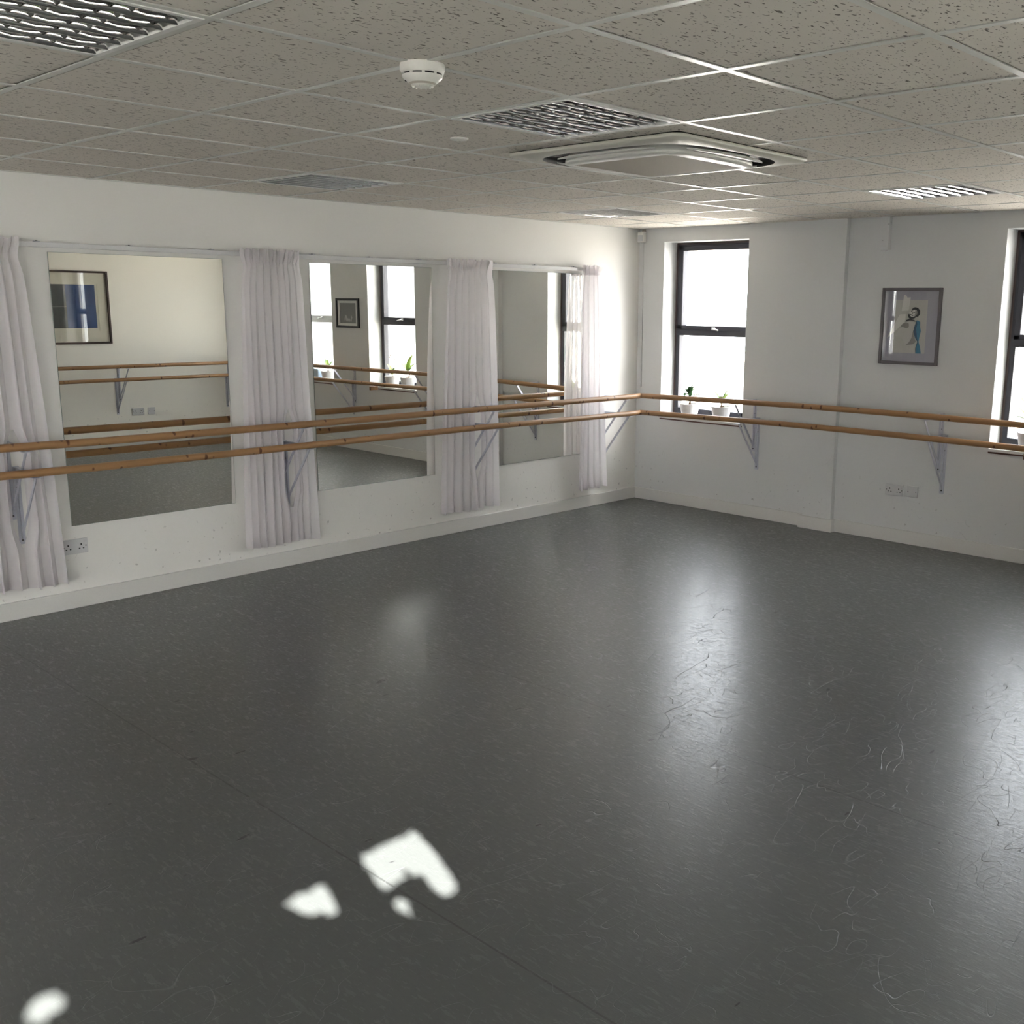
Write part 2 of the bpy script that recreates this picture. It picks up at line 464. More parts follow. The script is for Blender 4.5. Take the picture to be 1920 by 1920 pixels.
def tag(o, label, cat, group=None):
    o['label'] = label; o['category'] = cat
    if group: o['group'] = group
    return o

def struct(o, label=None):
    o['kind'] = 'structure'
    if label: o['label'] = label
    return o

def copy_tree(o, parent=None):
    c = o.copy(); COL.objects.link(c)
    if parent is not None:
        c.parent = parent
    for ch in list(o.children): copy_tree(ch, c)
    return c

def dup(root, loc, rotz, label, group=None):
    r = copy_tree(root); r.location = loc; r.rotation_euler = (0, 0, rotz); r['label'] = label
    if group: r['group'] = group
    return r

# ------------------------------------------------------------------ room shell
b = MB(); b.box((-WT, YB - WT, -0.15), (XR + WT, WT, 0), 'floor')
struct(b.build('floor'))
b = MB(); b.box((-WT, YB - WT, 0), (0, WT, H + 0.45), 'wall_mirror_side')
struct(b.build('wall_left'))
REAR = [(2.8, 3.65)]  # unseen rear window, put in to fill the room with light
b = MB(); x = -WT
for a, c in REAR:
    b.box((x, YB - WT, 0), (a, YB, H + .45)); b.box((a, YB - WT, 0), (c, YB, SILL - 0.03)); b.box((a, YB - WT, HEAD), (c, YB, H + .45)); x = c
b.box((x, YB - WT, 0), (XR + WT, YB, H + .45))
struct(b.build('wall_rear'))

WIN = {1: (0.28, 1.148), 2: (3.22, 4.085), 3: (4.82, 5.69)}
b = MB(); x = 0.0
for k in (1, 2, 3):
    a, c = WIN[k]
    b.box((x, 0, 0), (a, WT, H + .45)); b.box((a, 0, 0), (c, WT, SILL - 0.03)); b.box((a, 0, HEAD), (c, WT, H + .45)); x = c
b.box((x, 0, 0), (XR + WT, WT, H + .45))
# boxed pier beside the first window
b.box((1.79, -0.05, 0), (2.045, 0.0, H + 0.3), 'wall')
struct(b.build('wall_front'))

W4 = (-7.70, -6.22)
W5 = (-9.3, -8.05)  # this and the next two are unseen windows added for fill light
W6 = (-11.3, -9.75)
W7 = (-5.85, -4.3)
b = MB()
b.box((XR, YB, 0), (XR + WT, W6[0], H + .45), 'wall_right_lightened'); b.box((XR, W6[1], 0), (XR + WT, W5[0], H + .45), 'wall_right_lightened'); b.box((XR, W5[1], 0), (XR + WT, W4[0], H + .45), 'wall_right_lightened'); b.box((XR, W5[0], 0), (XR + WT, W5[1], SILL - 0.03), 'wall_right_lightened'); b.box((XR, W5[0], HEAD), (XR + WT, W5[1], H + .45), 'wall_right_lightened'); b.box((XR, W6[0], 0), (XR + WT, W6[1], SILL - 0.03), 'wall_right_lightened'); b.box((XR, W6[0], HEAD), (XR + WT, W6[1], H + .45), 'wall_right_lightened'); b.box((XR, W4[1], 0), (XR + WT, W7[0], H + .45), 'wall_right_lightened'); b.box((XR, W7[0], 0), (XR + WT, W7[1], SILL - 0.03), 'wall_right_lightened'); b.box((XR, W7[0], HEAD), (XR + WT, W7[1], H + .45), 'wall_right_lightened'); b.box((XR, W7[1], 0), (XR + WT, 0, H + .45), 'wall_right_lightened')
b.box((XR, W4[0], 0), (XR + WT, W4[1], SILL - 0.03), 'wall_right_lightened'); b.box((XR, W4[0], 2.355), (XR + WT, W4[1], H + .45), 'wall_right_lightened')
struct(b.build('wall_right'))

SK = 0.10
def skirting(name, a, c):
    b = MB(); b.box(a, c, 'skirt', 0.003); return struct(b.build(name))
skirting('baseboard_left', (0, YB, 0), (0.016, 0, SK))
b = MB()
b.box((0.016, -0.016, 0), (1.775, 0, SK), 'skirt', 0.003); b.box((1.765, -0.068, 0), (2.065, 0, SK), 'skirt', 0.003); b.box((2.06, -0.016, 0), (XR - 0.016, 0, SK), 'skirt', 0.003)
struct(b.build('baseboard_front'))
skirting('baseboard_right', (XR - 0.016, YB, 0), (XR, 0, SK))
skirting('baseboard_rear', (0.016, YB, 0), (XR - 0.016, YB + 0.016, SK))

# ------------------------------------------------------------------ windows (set in the walls)
def window(idx, x0, x1, fm, sub, place=None, mid=1.515, HEAD=2.265):
    """built in a local frame: opening from x0 to x1 along x, outside towards +y"""
    e = bpy.data.objects.new('window_%d' % idx, None); COL.objects.link(e); struct(e)
    if place: e.location, e.rotation_euler = place
    Y0, Y1 = 0.18, 0.25
    f = MB()
    for (a, c) in [((x0, Y0, SILL), (x0 + .022, Y1, HEAD)), ((x1 - .022, Y0, SILL), (x1, Y1, HEAD)), ((x0, Y0, HEAD - .018), (x1, Y1, HEAD)), ((x0, Y0, SILL - 0.02), (x1, Y1, SILL + .01))]:
        f.box(a, c, sub, .002)
    f.build('outer_frame', e)
    f = MB()
    for (a, c) in [((x0 + .018, Y0 - .004, SILL), (x0 + .055, Y1 - .01, HEAD - .015)), ((x1 - .055, Y0 - .004, SILL), (x1 - .018, Y1 - .01, HEAD - .015)),
                   ((x0 + .018, Y0 - .006, SILL + .005), (x1 - .018, Y1 - .01, SILL + .065)), ((x0 + .018, Y0 - .006, mid - .04), (x1 - .018, Y1 - .01, mid + .025)),
                   ((x0 + .018, Y0 - .004, HEAD - .05), (x1 - .018, Y1 - .01, HEAD - .015))]:
        f.box(a, c, fm, .003)
    f.build('inner_frame', e)
    f = MB(); a0, a1, z0, z1 = x0 + .04, x1 - .04, mid + .012, HEAD - .03
    for (a, c) in [((a0, Y0 - .02, z0), (a0 + .045, Y1 - .02, z1)), ((a1 - .045, Y0 - .02, z0), (a1, Y1 - .02, z1)), ((a0, Y0 - .02, z0), (a1, Y1 - .02, z0 + .035)), ((a0, Y0 - .02, z1 - .04), (a1, Y1 - .02, z1))]:
        f.box(a, c, fm, .004)
    sash = f.build('opening_sash', e)
    f = MB(); f.box((a0 + .04, Y0 + .012, z0 + .03), (a1 - .04, Y0 + .016, z1 - .035), 'pane'); f.build('pane', sash)
    f = MB(); f.box((x0 + .05, Y0 + .022, SILL + .06), (x1 - .05, Y0 + .026, mid - .035), 'pane'); f.build('pane', e)
    xm = (x0 + x1) / 2
    f = MB(); f.box((xm - .02, Y0 - .03, mid + .012), (xm + .02, Y0 - .018, mid + .036), 'chrome', .003)
    f.tube([(xm, Y0 - .03, mid + .024), (xm, Y0 - .045, mid + .024), (xm + .03, Y0 - .05, mid + .02), (xm + .07, Y0 - .05, mid + .012)], .006, 'chrome', 8)
    f.build('handle', sash)
    s = MB(); s.box((x0, -0.008, SILL - .02), (x1, Y0, SILL), 'trimwhite'); s.box((x0, -0.010, SILL - .031), (x1, Y0 + .05, SILL - .0195), 'sillbrown')
    s.build('sill', e)
    return e
window(1, *WIN[1], 'darkframe', 'brownframe')
window(2, *WIN[2], 'darkframe', 'brownframe')
window(3, *WIN[3], 'upvc', 'upvc')
window(4, W4[0], W4[1], 'darkframe', 'brownframe', HEAD=2.355)
for k, (a, c) in enumerate(REAR):
    window(8 + k, -c, -a, 'darkframe', 'brownframe', place=((0, YB, 0), (0, 0, PI)))
# turn the fourth into the right-hand wall: local x -> world y, local y -> world +x
window(5, W5[0], W5[1], 'darkframe', 'brownframe')
window(6, W6[0], W6[1], 'darkframe', 'brownframe')
window(7, W7[0], W7[1], 'darkframe', 'brownframe')
for nm in ('window_4', 'window_5', 'window_6', 'window_7'):
    bpy.data.objects[nm].matrix_world = Matrix(((0, 1, 0, XR), (1, 0, 0, 0), (0, 0, 1, 0), (0, 0, 0, 1)))

# ------------------------------------------------------------------ ceiling
nx0, nx1, ny0, ny1 = -2, 10, -12, 9
xs = [GX0 + .6 * i for i in range(nx0, nx1 + 1)]
ys = [GY0 + .6 * j for j in range(ny0, ny1 + 1)]
def cell(i, j): return (GX0 + .6 * i, GY0 + .6 * j)
LAMPS = [(4, -2), (4, 1), (4, 6), (0, 2), (0, 6)]
ACC = [(3, 2), (4, 2), (3, 3), (4, 3)]
holes = set(LAMPS) | set(ACC)
b = MB()
b.box((-WT, YB - WT, H + .40), (XR + WT, WT, H + .45), 'void')
for i in range(nx0, nx1 + 1):
    for j in range(ny0, ny1 + 1):
        if (i, j) in holes: continue
        x, y = cell(i, j)
        ax, bx_, ay, by = max(x + .0175, 0.025), min(x + .5825, XR - .025), max(y + .0175, YB + .025), min(y + .5825, -.025)
        if bx_ - ax < .02 or by - ay < .02: continue
        dz = random.uniform(-.0012, .0012)
        # tegular edge: the face drops between the bars, the rebate rests on them
        b.box((ax - .006, ay - .006, H + .016), (bx_ + .006, by + .006, H + .024), 'tile')
        tb = bmesh.new(); bmesh.ops.create_cube(tb, size=1)
        for v in tb.verts:
            v.co = Vector((ax + (v.co.x + .5) * (bx_ - ax), ay + (v.co.y + .5) * (by - ay), H + .001 + dz + (v.co.z + .5) * .016))
        b.merge(tb, 'tile')
x, y = cell(3, 2)
for (a0, a1, c0, c1) in [(x + .016, x + 1.184, y + .016, y + .135), (x + .016, x + 1.184, y + 1.065, y + 1.184), (x + .016, x + .135, y + .138, y + 1.062), (x + 1.065, x + 1.184, y + .138, y + 1.062)]:
    ceil_cut = b.box((a0, c0, H + .001), (a1, c1, H + .013), 'tile')
ceil = struct(b.build('ceiling'))
g = MB()
AC0 = (3.03 - .47, 3.03 + .47, -3.51 - .47, -3.51 + .47)
for x in xs:
    if 0.02 < x < XR - .02:
        segs = [(YB, 0)]
        if abs(x - 3.0316) < .05: segs = [(YB, AC0[2]), (AC0[3], 0)]
        for s0, s1 in segs: g.box((x - .012, s0, H - .0012), (x + .012, s1, H + .0018), 'grid')
for y in ys:
    if YB + .02 < y < -.02:
        segs = [(0, XR)]
        if abs(y + 3.51) < .05: segs = [(0, AC0[0]), (AC0[1], XR)]
        for s0, s1 in segs: g.box((s0, y - .012, H - .0010), (s1, y + .012, H + .0020), 'grid')
for (a, c) in [((0, YB, H), (.02, 0, H + .004)), ((XR - .02, YB, H), (XR, 0, H + .004)), ((0, -.02, H), (XR, 0, H + .004)), ((0, YB, H), (XR, YB + .02, H + .004))]:
    g.box(a, c, 'grid')
g.build('ceiling_grid', ceil)

# ------------------------------------------------------------------ louvre ceiling lights
def make_lamp(label):
    t = thing('louvre_ceiling_light', label, 'ceiling light', (0, 0, H), 0, 'square louvre ceiling lights')
    e = .288
    f = MB()
    for (a, c) in [((-e, -e, -.004), (-e + .018, e, .004)), ((e - .018, -e, -.004), (e, e, .004)), ((-e + .018, -e, -.004), (e - .018, -e + .018, .004)), ((-e + .018, e - .018, -.004), (e - .018, e, .004))]:
        f.box(a, c, 'lampwhite', .001)
    f.build('frame', t)
    h = MB()
    for (a, c) in [((-e, -e, .004), (-e + .002, e, .09)), ((e - .002, -e, .004), (e, e, .09)), ((-e, -e, .004), (e, -e + .002, .09)), ((-e, e - .002, .004), (e, e, .09)), ((-e, -e, .088), (e, e, .09))]:
        h.box(a, c, 'lampwhite')
    h.build('housing', t)
    I = e - .019; NL = 4; lane = 2 * I / NL
    # long parabolic reflectors between the lanes, running along x
    for k in range(NL + 1):
        yc = -I + k * lane
        r = MB(); i = r.mi('alu'); nseg = 7; cols = []
        for sgn in (-1, 1):
            if (k == 0 and sgn < 0) or (k == NL and sgn > 0): continue
            prev = None
            for q in range(nseg + 1):
                tq = q / nseg; z = .004 + .045 * tq; w = .003 + .021 * (1 - tq) ** 1.8
                w = .003 + .021 * (tq ** .5 if False else (1 - (1 - tq) ** 2)) * 0 + .020 * (1 - tq) ** 0.0 * 0 + .022 * (1 - tq) ** 2 * 0 + .022 * (tq) ** 0 * (1 - tq ** .7)
                cur = (r.bm.verts.new((-I, yc + sgn * w, z)), r.bm.verts.new((I, yc + sgn * w, z)))
                if prev:
                    fc = r.bm.faces.new([prev[0], prev[1], cur[1], cur[0]]); fc.material_index = i; fc.smooth = True
                prev = cur
        r.box((-I, yc - .024 if k else yc, -.003), (I, yc + .024 if k < NL else yc, -.0018), 'alu') if False else None
        r.build('lane_reflector', t, fix=False)
    # cross blades, running along y, curved between the lanes
    NB = 8
    for k in range(NB):
        xc = -I + 2 * I * (k + .0) / (NB - 1)
        xc = max(-I + .004, min(I - .004, xc))
        bl = MB(); i = bl.mi('alu'); per = 10; ny = NL * per
        top = []; bot = []; bl2 = []; tl2 = []
        for q in range(ny + 1):
            y = -I + 2 * I * q / ny
            ph = (q % per) / per
            s = abs(math.cos(PI * ph)) ** 1.5                      # 1 at the lane walls, 0 mid lane
            zt = .024 + .020 * s
            zb = -.003
            w = .0016 + .006 * s
            bot.append((bl.bm.verts.new((xc - .0028, y, zb)), bl.bm.verts.new((xc + .0028, y, zb))))
            top.append((bl.bm.verts.new((xc - .0007, y, zt)), bl.bm.verts.new((xc + .0007, y, zt))))
            mid = (bl.bm.verts.new((xc - .0013, y, zb * .5 + zt * .5)), bl.bm.verts.new((xc + .0013, y, zb * .5 + zt * .5)))
            tl2.append(mid)
        for q in range(ny):
            for ring in ((bot, tl2), (tl2, top)):
                for sd_ in (0, 1):
                    fc = bl.bm.faces.new([ring[0][q][sd_], ring[0][q + 1][sd_], ring[1][q + 1][sd_], ring[1][q][sd_]]); fc.material_index = i; fc.smooth = True
            fc = bl.bm.faces.new([bot[q][0], bot[q + 1][0], bot[q + 1][1], bot[q][1]]); fc.material_index = i
            fc = bl.bm.faces.new([top[q][0], top[q + 1][0], top[q + 1][1], top[q][1]]); fc.material_index = i
        bl.build('cross_blade', t)
    for k in range(NL):
        yc = -I + (k + .5) * lane
        u = MB(); u.tube([(-I + .01, yc, .066), (I - .01, yc, .066)], .008, 'tube', 12); u.build('tube', t)
    return t
LAB = ['louvre ceiling light nearest the camera, cut by the top left edge of the photo', 'louvre ceiling light between the smoke detector and the air conditioner',
       'louvre ceiling light in front of the pier, above the grey framed drawing', 'louvre ceiling light near the mirror wall above the middle mirror', 'louvre ceiling light farthest away, near the corner of the two walls']
lamp0 = None
for k, (i, j) in enumerate(LAMPS):
    x, y = cell(i, j); loc = (x + .3, y + .3, H)
    if lamp0 is None: lamp0 = make_lamp(LAB[k]); lamp0.location = loc
    else: dup(lamp0, loc, 0, LAB[k], 'square louvre ceiling lights')

# ------------------------------------------------------------------ ceiling cassette air conditioner
def ring_pts(fn, n=96): return [fn(2 * PI * k / n) for k in range(n)]
def superell(a, p, th, c=(0, 0)):
    x, y = math.cos(th), math.sin(th); k = (abs(x) ** p + abs(y) ** p) ** (-1 / p)
    return (c[0] + a * k * x, c[1] + a * k * y)
def loft(mb, rings, m, close=False):
    i = mb.mi(m); R = [[mb.bm.verts.new(Vector(p)) for p in r] for r in rings]; n = len(R[0])
    for k in range(len(R) - 1):
        for j in range(n):
            f = mb.bm.faces.new([R[k][j], R[k][(j + 1) % n], R[k + 1][(j + 1) % n], R[k + 1][j]]); f.material_index = i; f.smooth = True
    if close:
        f = mb.bm.faces.new(R[-1]); f.material_index = i
def R3(a, p, z): return [(*superell(a, p, 2 * PI * (k + .5) / 96), z) for k in range(96)]
ac = thing('cassette_air_conditioner', 'large square ceiling air conditioner with a beige grille and curved flaps', 'air conditioner', (3.0316, -3.51, H - .0105))
b = MB()
loft(b, [R3(.460, 40, .010), R3(.475, 60, .006), R3(.475, 60, -.004), R3(.470, 50, -.008), R3(.436, 4.2, -.016), R3(.430, 3.9, -.016)], 'acpanel')
b.build('outer_panel', ac)
b = MB(); loft(b, [R3(.4305, 3.9, -.0155), R3(.428, 3.9, .008), R3(.30, 4.5, .008)], 'black', True); b.build('air_slot', ac)
b = MB()
loft(b, [R3(.320, 5, .006), R3(.334, 5, -.020), R3(.330, 5.5, -.030), R3(.316, 7, -.036), R3(.270, 30, -.038), R3(.264, 30, -.034)], 'acwhite')
b.build('centre_panel', ac)
b = MB()
g0 = .262
b.box((-g0, -g0, -.034), (g0, g0, -.031), 'acgrille')
for k in range(40):
    y = -g0 + 2 * g0 * (k + .5) / 40
    b.box((-g0, y - .0028, -.037), (g0, y + .0028, -.034), 'acgrille')
b.build('intake_grille', ac)
for k in range(4):
    f = MB(); i = f.mi('acwhite'); n = 24; rows = []
    for q in range(n + 1):
        t = -1 + 2 * q / n; x = t * .27
        yo = .404 - .030 * t * t; yi = .346 - .004 * t * t
        w = 1 - abs(t) ** 6
        mid = (yo + yi) / 2
        yo = mid + (yo - mid) * (w * .95 + .04); yi = mid + (yi - mid) * (w * .95 + .04)
        rows.append([f.bm.verts.new((x, yi, -.021)), f.bm.verts.new((x, mid, -.024)), f.bm.verts.new((x, yo, -.021)), f.bm.verts.new((x, yo, -.018)), f.bm.verts.new((x, yi, -.018))])
    for q in range(n):
        for a in range(5):
            fc = f.bm.faces.new([rows[q][a], rows[q + 1][a], rows[q + 1][(a + 1) % 5], rows[q][(a + 1) % 5]]); fc.material_index = i; fc.smooth = a < 2
    f.bm.faces.new(rows[0]); f.bm.faces.new(rows[-1])
    f.build('air_flap', ac, rot=(0, 0, k * PI / 2))

# ------------------------------------------------------------------ smoke detector, ceiling disc
sd_ = thing('smoke_detector', 'round white smoke detector on the ceiling with dark vent slots', 'smoke detector', (3.632, -5.295, H), 0)
b = MB(); b.lathe([(.0, .004), (.060, .004), (.061, -.002), (.061, -.016), (.058, -.024), (.056, -.026)], 'plastic', n=48); b.build('base', sd_)
b = MB(); b.lathe([(.0535, -.024), (.0535, -.030)], 'black', n=48); b.build('vent_gap', sd_)
b = MB()
b.lathe([(.056, -.030), (.054, -.036), (.040, -.048), (.036, -.050), (.030, -.056), (.014, -.060), (.0, -.060)], 'plastic', n=48)
for k in range(10):
    a = 2 * PI * k / 10
    b.obox(Matrix.Rotation(a, 4, 'Z') @ Matrix.Translation((.0548, 0, -.027)), (.003, .008, .008), 'plastic')
for k in range(12):
    a = 2 * PI * k / 12
    b.obox(Matrix.Rotation(a, 4, 'Z') @ Matrix.Translation((.0225, 0, -.0572)) @ Matrix.Rotation(.22, 4, 'Y'), (.014, .002, .003), 'plastic')
b.build('sensor_dome', sd_)
b = MB(); b.lathe([(.0385, -.0482), (.0375, -.0496), (.0325, -.0535), (.031, -.0548)], 'acgrille', n=48)
b.build('lower_vent', sd_)
b = MB(); b.lathe([(.0, .0), (.0035, .0), (.0035, .002), (.0, .003)], 'black', n=12)
b.build('indicator_light', sd_, loc=(-.030, -.034, -.0430), rot=(PI - .5, .4, 0))
b = MB(); b.lathe([(.0, .002), (.036, .002), (.036, -.003), (.030, -.007), (.012, -.008), (.011, -.004), (.0, -.004)], 'plastic', n=32)
tag(b.build('ceiling_vent_disc', loc=(2.705, -4.37, H)), 'small round white disc set flush in the ceiling beside the louvre light', 'ceiling disc')

# ------------------------------------------------------------------ mirrors
def mirror(y0, y1, label, turn=0.0):
    b = MB(); z0, z1 = .475, 1.982
    b.box((.002, y0, z0), (.0075, y1, z1), 'mirror_edge')
    yy = [(.0078, y0 + .0015, z0 + .0015), (.0078, y1 - .0015, z0 + .0015), (.0078, y1 - .0015, z1 - .0015), (.0078, y0 + .0015, z1 - .0015)]
    b.poly(yy, 'mirror')
    yc = (y0 + y1) / 2
    for v in b.bm.verts:                      # hung a hair out of true
        v.co.x += 0.001 - turn * (v.co.y - yc)
    return tag(b.build('wall_mirror', fix=False), label, 'mirror', 'frameless wall mirrors')
mirror(-4.960, -3.953, 'frameless wall mirror nearest the camera, reflecting the blue framed print')
mirror(-3.346, -2.338, 'middle frameless wall mirror, reflecting two windows and a black framed photo', -0.0023)
mirror(-1.742, -0.745, 'frameless wall mirror nearest the room corner, reflecting bare wall')

# ------------------------------------------------------------------ curtain rail and voile curtains
rl = thing('curtain_rail', 'long white curtain rail running above the three mirrors', 'curtain rail', (0, 0, 0))
b = MB(); b.box((.035, -6.2, 2.003), (.052, -.60, 2.030), 'trimwhite', .003)
b.build('rail', rl)
for y in [-5.9, -5.45, -5.015, -4.52, -4.03, -3.33, -2.88, -2.46, -2.14, -1.74, -1.31, -.86]:
    b = MB(); b.box((0, y - .012, 2.022), (.040, y + .012, 2.034), 'bracket', .001); b.box((.0, y - .010, 2.004), (.003, y + .010, 2.036), 'bracket'); b.tube([(.02, y, 2.034), (.02, y, 2.037)], .006, 'screw', 8); b.build('rail_bracket', rl)

def curtain(label, top, bot, nf, seed, yb=None, zb=.178, xo=.092):
    rnd = random.Random(seed)
    t = thing('voile_curtain', label, 'curtain', (0, 0, 0), 0, 'sheer white curtains between the mirrors')
    ncol = nf * 18; nrow = 60
    ph = [rnd.uniform(.75, 1.25) for _ in range(nf)]; tot = sum(ph); acc = [0]
    for p_ in ph: acc.append(acc[-1] + p_ / tot)
    amp = [rnd.uniform(.6, 1.2) for _ in range(nf + 1)]
    drift = [rnd.uniform(-.018, .018) for _ in range(nf + 1)]
    wob = rnd.uniform(0, 6)
    def P(u, v):      # u across 0..1, v down 0..1
        k = min(nf - 1, max(0, next((i for i in range(nf) if acc[i + 1] >= u), nf - 1)))
        loc_u = (u - acc[k]) / (acc[k + 1] - acc[k])
        s = v * v * (3 - 2 * v)
        y0 = top[0] + (bot[0] - top[0]) * v ** .8; y1 = top[1] + (bot[1] - top[1]) * v ** .8
        dr = drift[k] * (1 - loc_u) + drift[k + 1] * loc_u
        y = y0 + (y1 - y0) * u + dr * v * math.sin(PI * min(1, v + .15))
        am = amp[k] * (1 - loc_u) + amp[k + 1] * loc_u
        hdr = max(0, 1 - v / .05)
        A = (.020 + .016 * math.sin(v * PI * .5)) * am * (1 - .45 * hdr)
        shape = 1.15 - 2.2 * abs(math.sin(PI * loc_u)) ** .62
        x = xo - .012 * hdr * 0 + A * shape + .006 * math.sin(5 * v + wob + k)
        y += .35 * A * math.sin(4 * PI * loc_u + wob) * (.3 + .7 * v)
        pin = math.exp(-((v - .055) / .03) ** 2)
        y = (y0 + y1) / 2 + (y - (y0 + y1) / 2) * (1 - .07 * pin)
        if v < .045:
            x += .018 * math.sin(26 * PI * u * nf / 7 + wob) * (1 - .6 * v / .045); y += .009 * math.sin(19 * PI * u + wob) * (1 - v / .045)
            y = (y0 + y1) / 2 + (y - (y0 + y1) / 2) * (1 + .05 * (1 - v / .045))
        else:
            x += .004 * math.exp(-(v - .045) * 30) * math.sin(40 * PI * u * nf / 7 + wob)
        z = 2.045 + (zb - 2.045) * v + .006 * math.sin(9 * u + wob) * s + .007 * math.sin(31 * PI * u * nf / 7) * max(0, 1 - v / .03)
        if yb is not None and gap(z) > 0:      # parted round the barre brackets
            dy = y - yb; g_ = gap(z); R_ = .12
            if abs(dy) < R_: y = yb + (1 if dy > 0 else -1) * (g_ + abs(dy) * (1 - g_ / R_))
        return Vector((max(x, .058), y, z))
    def gap(z):
        if z > 1.06 or z < .40: return 0
        return .037 * min(1, (1.06 - z) / .10, (z - .40) / .12)
    def cross(fs):
        if yb is None: return False
        zs = min(v.co.z for v in fs); ze = max(v.co.z for v in fs)
        return gap((zs + ze) / 2) > 0 and min(v.co.y for v in fs) < yb < max(v.co.y for v in fs)
    b = MB(); i = b.mi('voile')
    vs = []
    rows = [0, .012, .02, .03, .04, .05, .065, .08] + [.1 + .9 * q / (nrow - 8) for q in range(nrow - 7)]
    for v in rows: vs.append([b.bm.verts.new(P(c / ncol, v)) for c in range(ncol + 1)])
    for r in range(len(rows) - 1):
        for c in range(ncol):
            q4 = [vs[r][c], vs[r][c + 1], vs[r + 1][c + 1], vs[r + 1][c]]
            if cross(q4): continue
            f = b.bm.faces.new(q4); f.material_index = i; f.smooth = True
    b.build('curtain_panel', t)
    b = MB(); i = b.mi('voile'); vs = []
    for v in (.975, .985, 1.0):
        vs.append([b.bm.verts.new(P(c / ncol, v) + Vector((.0025, 0, 0))) for c in range(ncol + 1)])
    for r in range(2):
        for c in range(ncol):
            f = b.bm.faces.new([vs[r][c], vs[r][c + 1], vs[r + 1][c + 1], vs[r + 1][c]]); f.material_index = i; f.smooth = True
    b.build('hem', t)
    b = MB(); i = b.mi('voile'); vs = []
    for v in (.012, .024, .040):
        vs.append([b.bm.verts.new(P(c / ncol, v) + Vector((-.003, 0, 0))) for c in range(ncol + 1)])
    for r in range(2):
        for c in range(ncol):
            f = b.bm.faces.new([vs[r][c], vs[r][c + 1], vs[r + 1][c + 1], vs[r + 1][c]]); f.material_index = i; f.smooth = True
    b.build('heading_tape', t)
    return t
curtain('sheer white curtain cut by the left edge of the photo', (-5.55, -5.14), (-5.62, -5.05), 7, 3, -5.24)
curtain('sheer white curtain between the nearest mirror and the middle mirror', (-3.875, -3.475), (-3.935, -3.435), 9, 5, -3.60)
curtain('sheer white curtain between the middle mirror and the mirror by the corner', (-2.25, -1.84), (-2.34, -1.80), 7, 11, -1.975)
curtain('narrow sheer white curtain at the corner end of the rail', (-.80, -.63), (-.83, -.52), 4, 21)

# ------------------------------------------------------------------ barres
RAD = .0215
def barre(pts, label, group='varnished wooden barres'):
    """pts in world space; local x runs along the barre"""
    p0 = Vector(pts[0]); p1 = Vector(pts[-1]); d = (p1 - p0); a = math.atan2(d.y, d.x)
    R_ = Matrix.Rotation(-a, 3, 'Z')
    loc = [R_ @ (Vector(p) - p0) for p in pts]
    fine = []
    for k in range(len(loc) - 1):
        for q in range(6): fine.append(loc[k].lerp(loc[k + 1], q / 6))
    fine.append(loc[-1])
    b = MB(); b.tube(fine, RAD, 'wood', 20)
    return tag(b.build('ballet_barre', loc=p0, rot=(0, 0, a)), label, 'barre', group)
D1, D2 = .30, .30
barre([(D1, -7.6, .993), (D1, -5.37, .987), (D1, -4.9, .980), (D1, -4.0, .975), (D1, -3.0, .973), (D1, -2.1, .972), (D1, -.99, .968), (D1, -D1 - .008, .966)], 'upper wooden barre along the mirror wall')
barre([(D2, -7.6, .850), (D2, -5.38, .846), (D2, -4.9, .841), (D2, -4.1, .839), (D2, -3.0, .840), (D2, -2.1, .838), (D2, -.99, .825), (D2, -D2 - .008, .822)], 'lower wooden barre along the mirror wall')
barre([(D1 - .008, -D1, .967), (.8, -D1, .976), (1.3, -D1, .986), (1.87, -D1, .994), (2.74, -D1, .997), (3.54, -D1, .991), (4.6, -D1, .985), (6.17, -D1, .98)], 'upper wooden barre along the window wall')
barre([(D2 - .008, -D2, .823), (.8, -D2, .832), (1.3, -D2, .839), (1.87, -D2, .845), (2.74, -D2, .845), (3.55, -D2, .838), (4.6, -D2, .832), (6.17, -D2, .83)], 'lower wooden barre along the window wall')
barre([(XR - .30, -.30, .965), (XR - .30, -5.4, .965)], 'upper wooden barre on the far side wall, seen in the nearest mirror')
barre([(XR - .30, -.30, .812), (XR - .30, -5.4, .812)], 'lower wooden barre on the far side wall, seen in the nearest mirror')

def make_bracket(name, label):
    """wall at local y=0, room towards -y, z=0 at the arm's top"""
    t = thing(name, label, 'bracket')
    b = MB(); b.box((-.017, -.005, -.430), (.017, 0, .002), 'bracket', .001); b.box((-.003, -.020, -.40), (.003, -.004, -.004), 'bracket'); b.build('wall_plate', t)
    b = MB(); b.box((-.012, -.276, -.008), (.012, 0, -.002), 'bracket', .001); b.box((-.003, -.270, -.022), (.003, -.004, -.007), 'bracket'); b.build('arm', t)
    b = MB(); a = Vector((0, -.006, -.385)); c = Vector((0, -.285, -.030)); d = c - a
    mt = Matrix.Translation((a + c) / 2) @ d.to_track_quat('Z', 'X').to_matrix().to_4x4()
    b.obox(mt, (.018, .006, d.length), 'bracket', .001)
    b.build('diagonal_brace', t)
    b = MB(); b.box((-.024, -.312, -.0275), (.024, -.268, -.0235), 'bracket', .001); b.build('barre_saddle', t)
    for z in (-.045, -.115, -.408):
        b = MB(); b.tube([(0, -.004, z), (0, -.009, z)], .0055, 'screw', 10); b.build('screw', t)
    return t
br0 = None
def bracket(x, y, z, rz, label):
    global br0
    g = 'painted metal brackets under the barres'
    if br0 is None:
        br0 = make_bracket('barre_bracket', label); br0.location = (x, y, z); br0.rotation_euler = (0, 0, rz); br0['group'] = g
    else: dup(br0, (x, y, z), rz, label, g)
LW, RW = -PI * 0 + PI / 2, -PI / 2
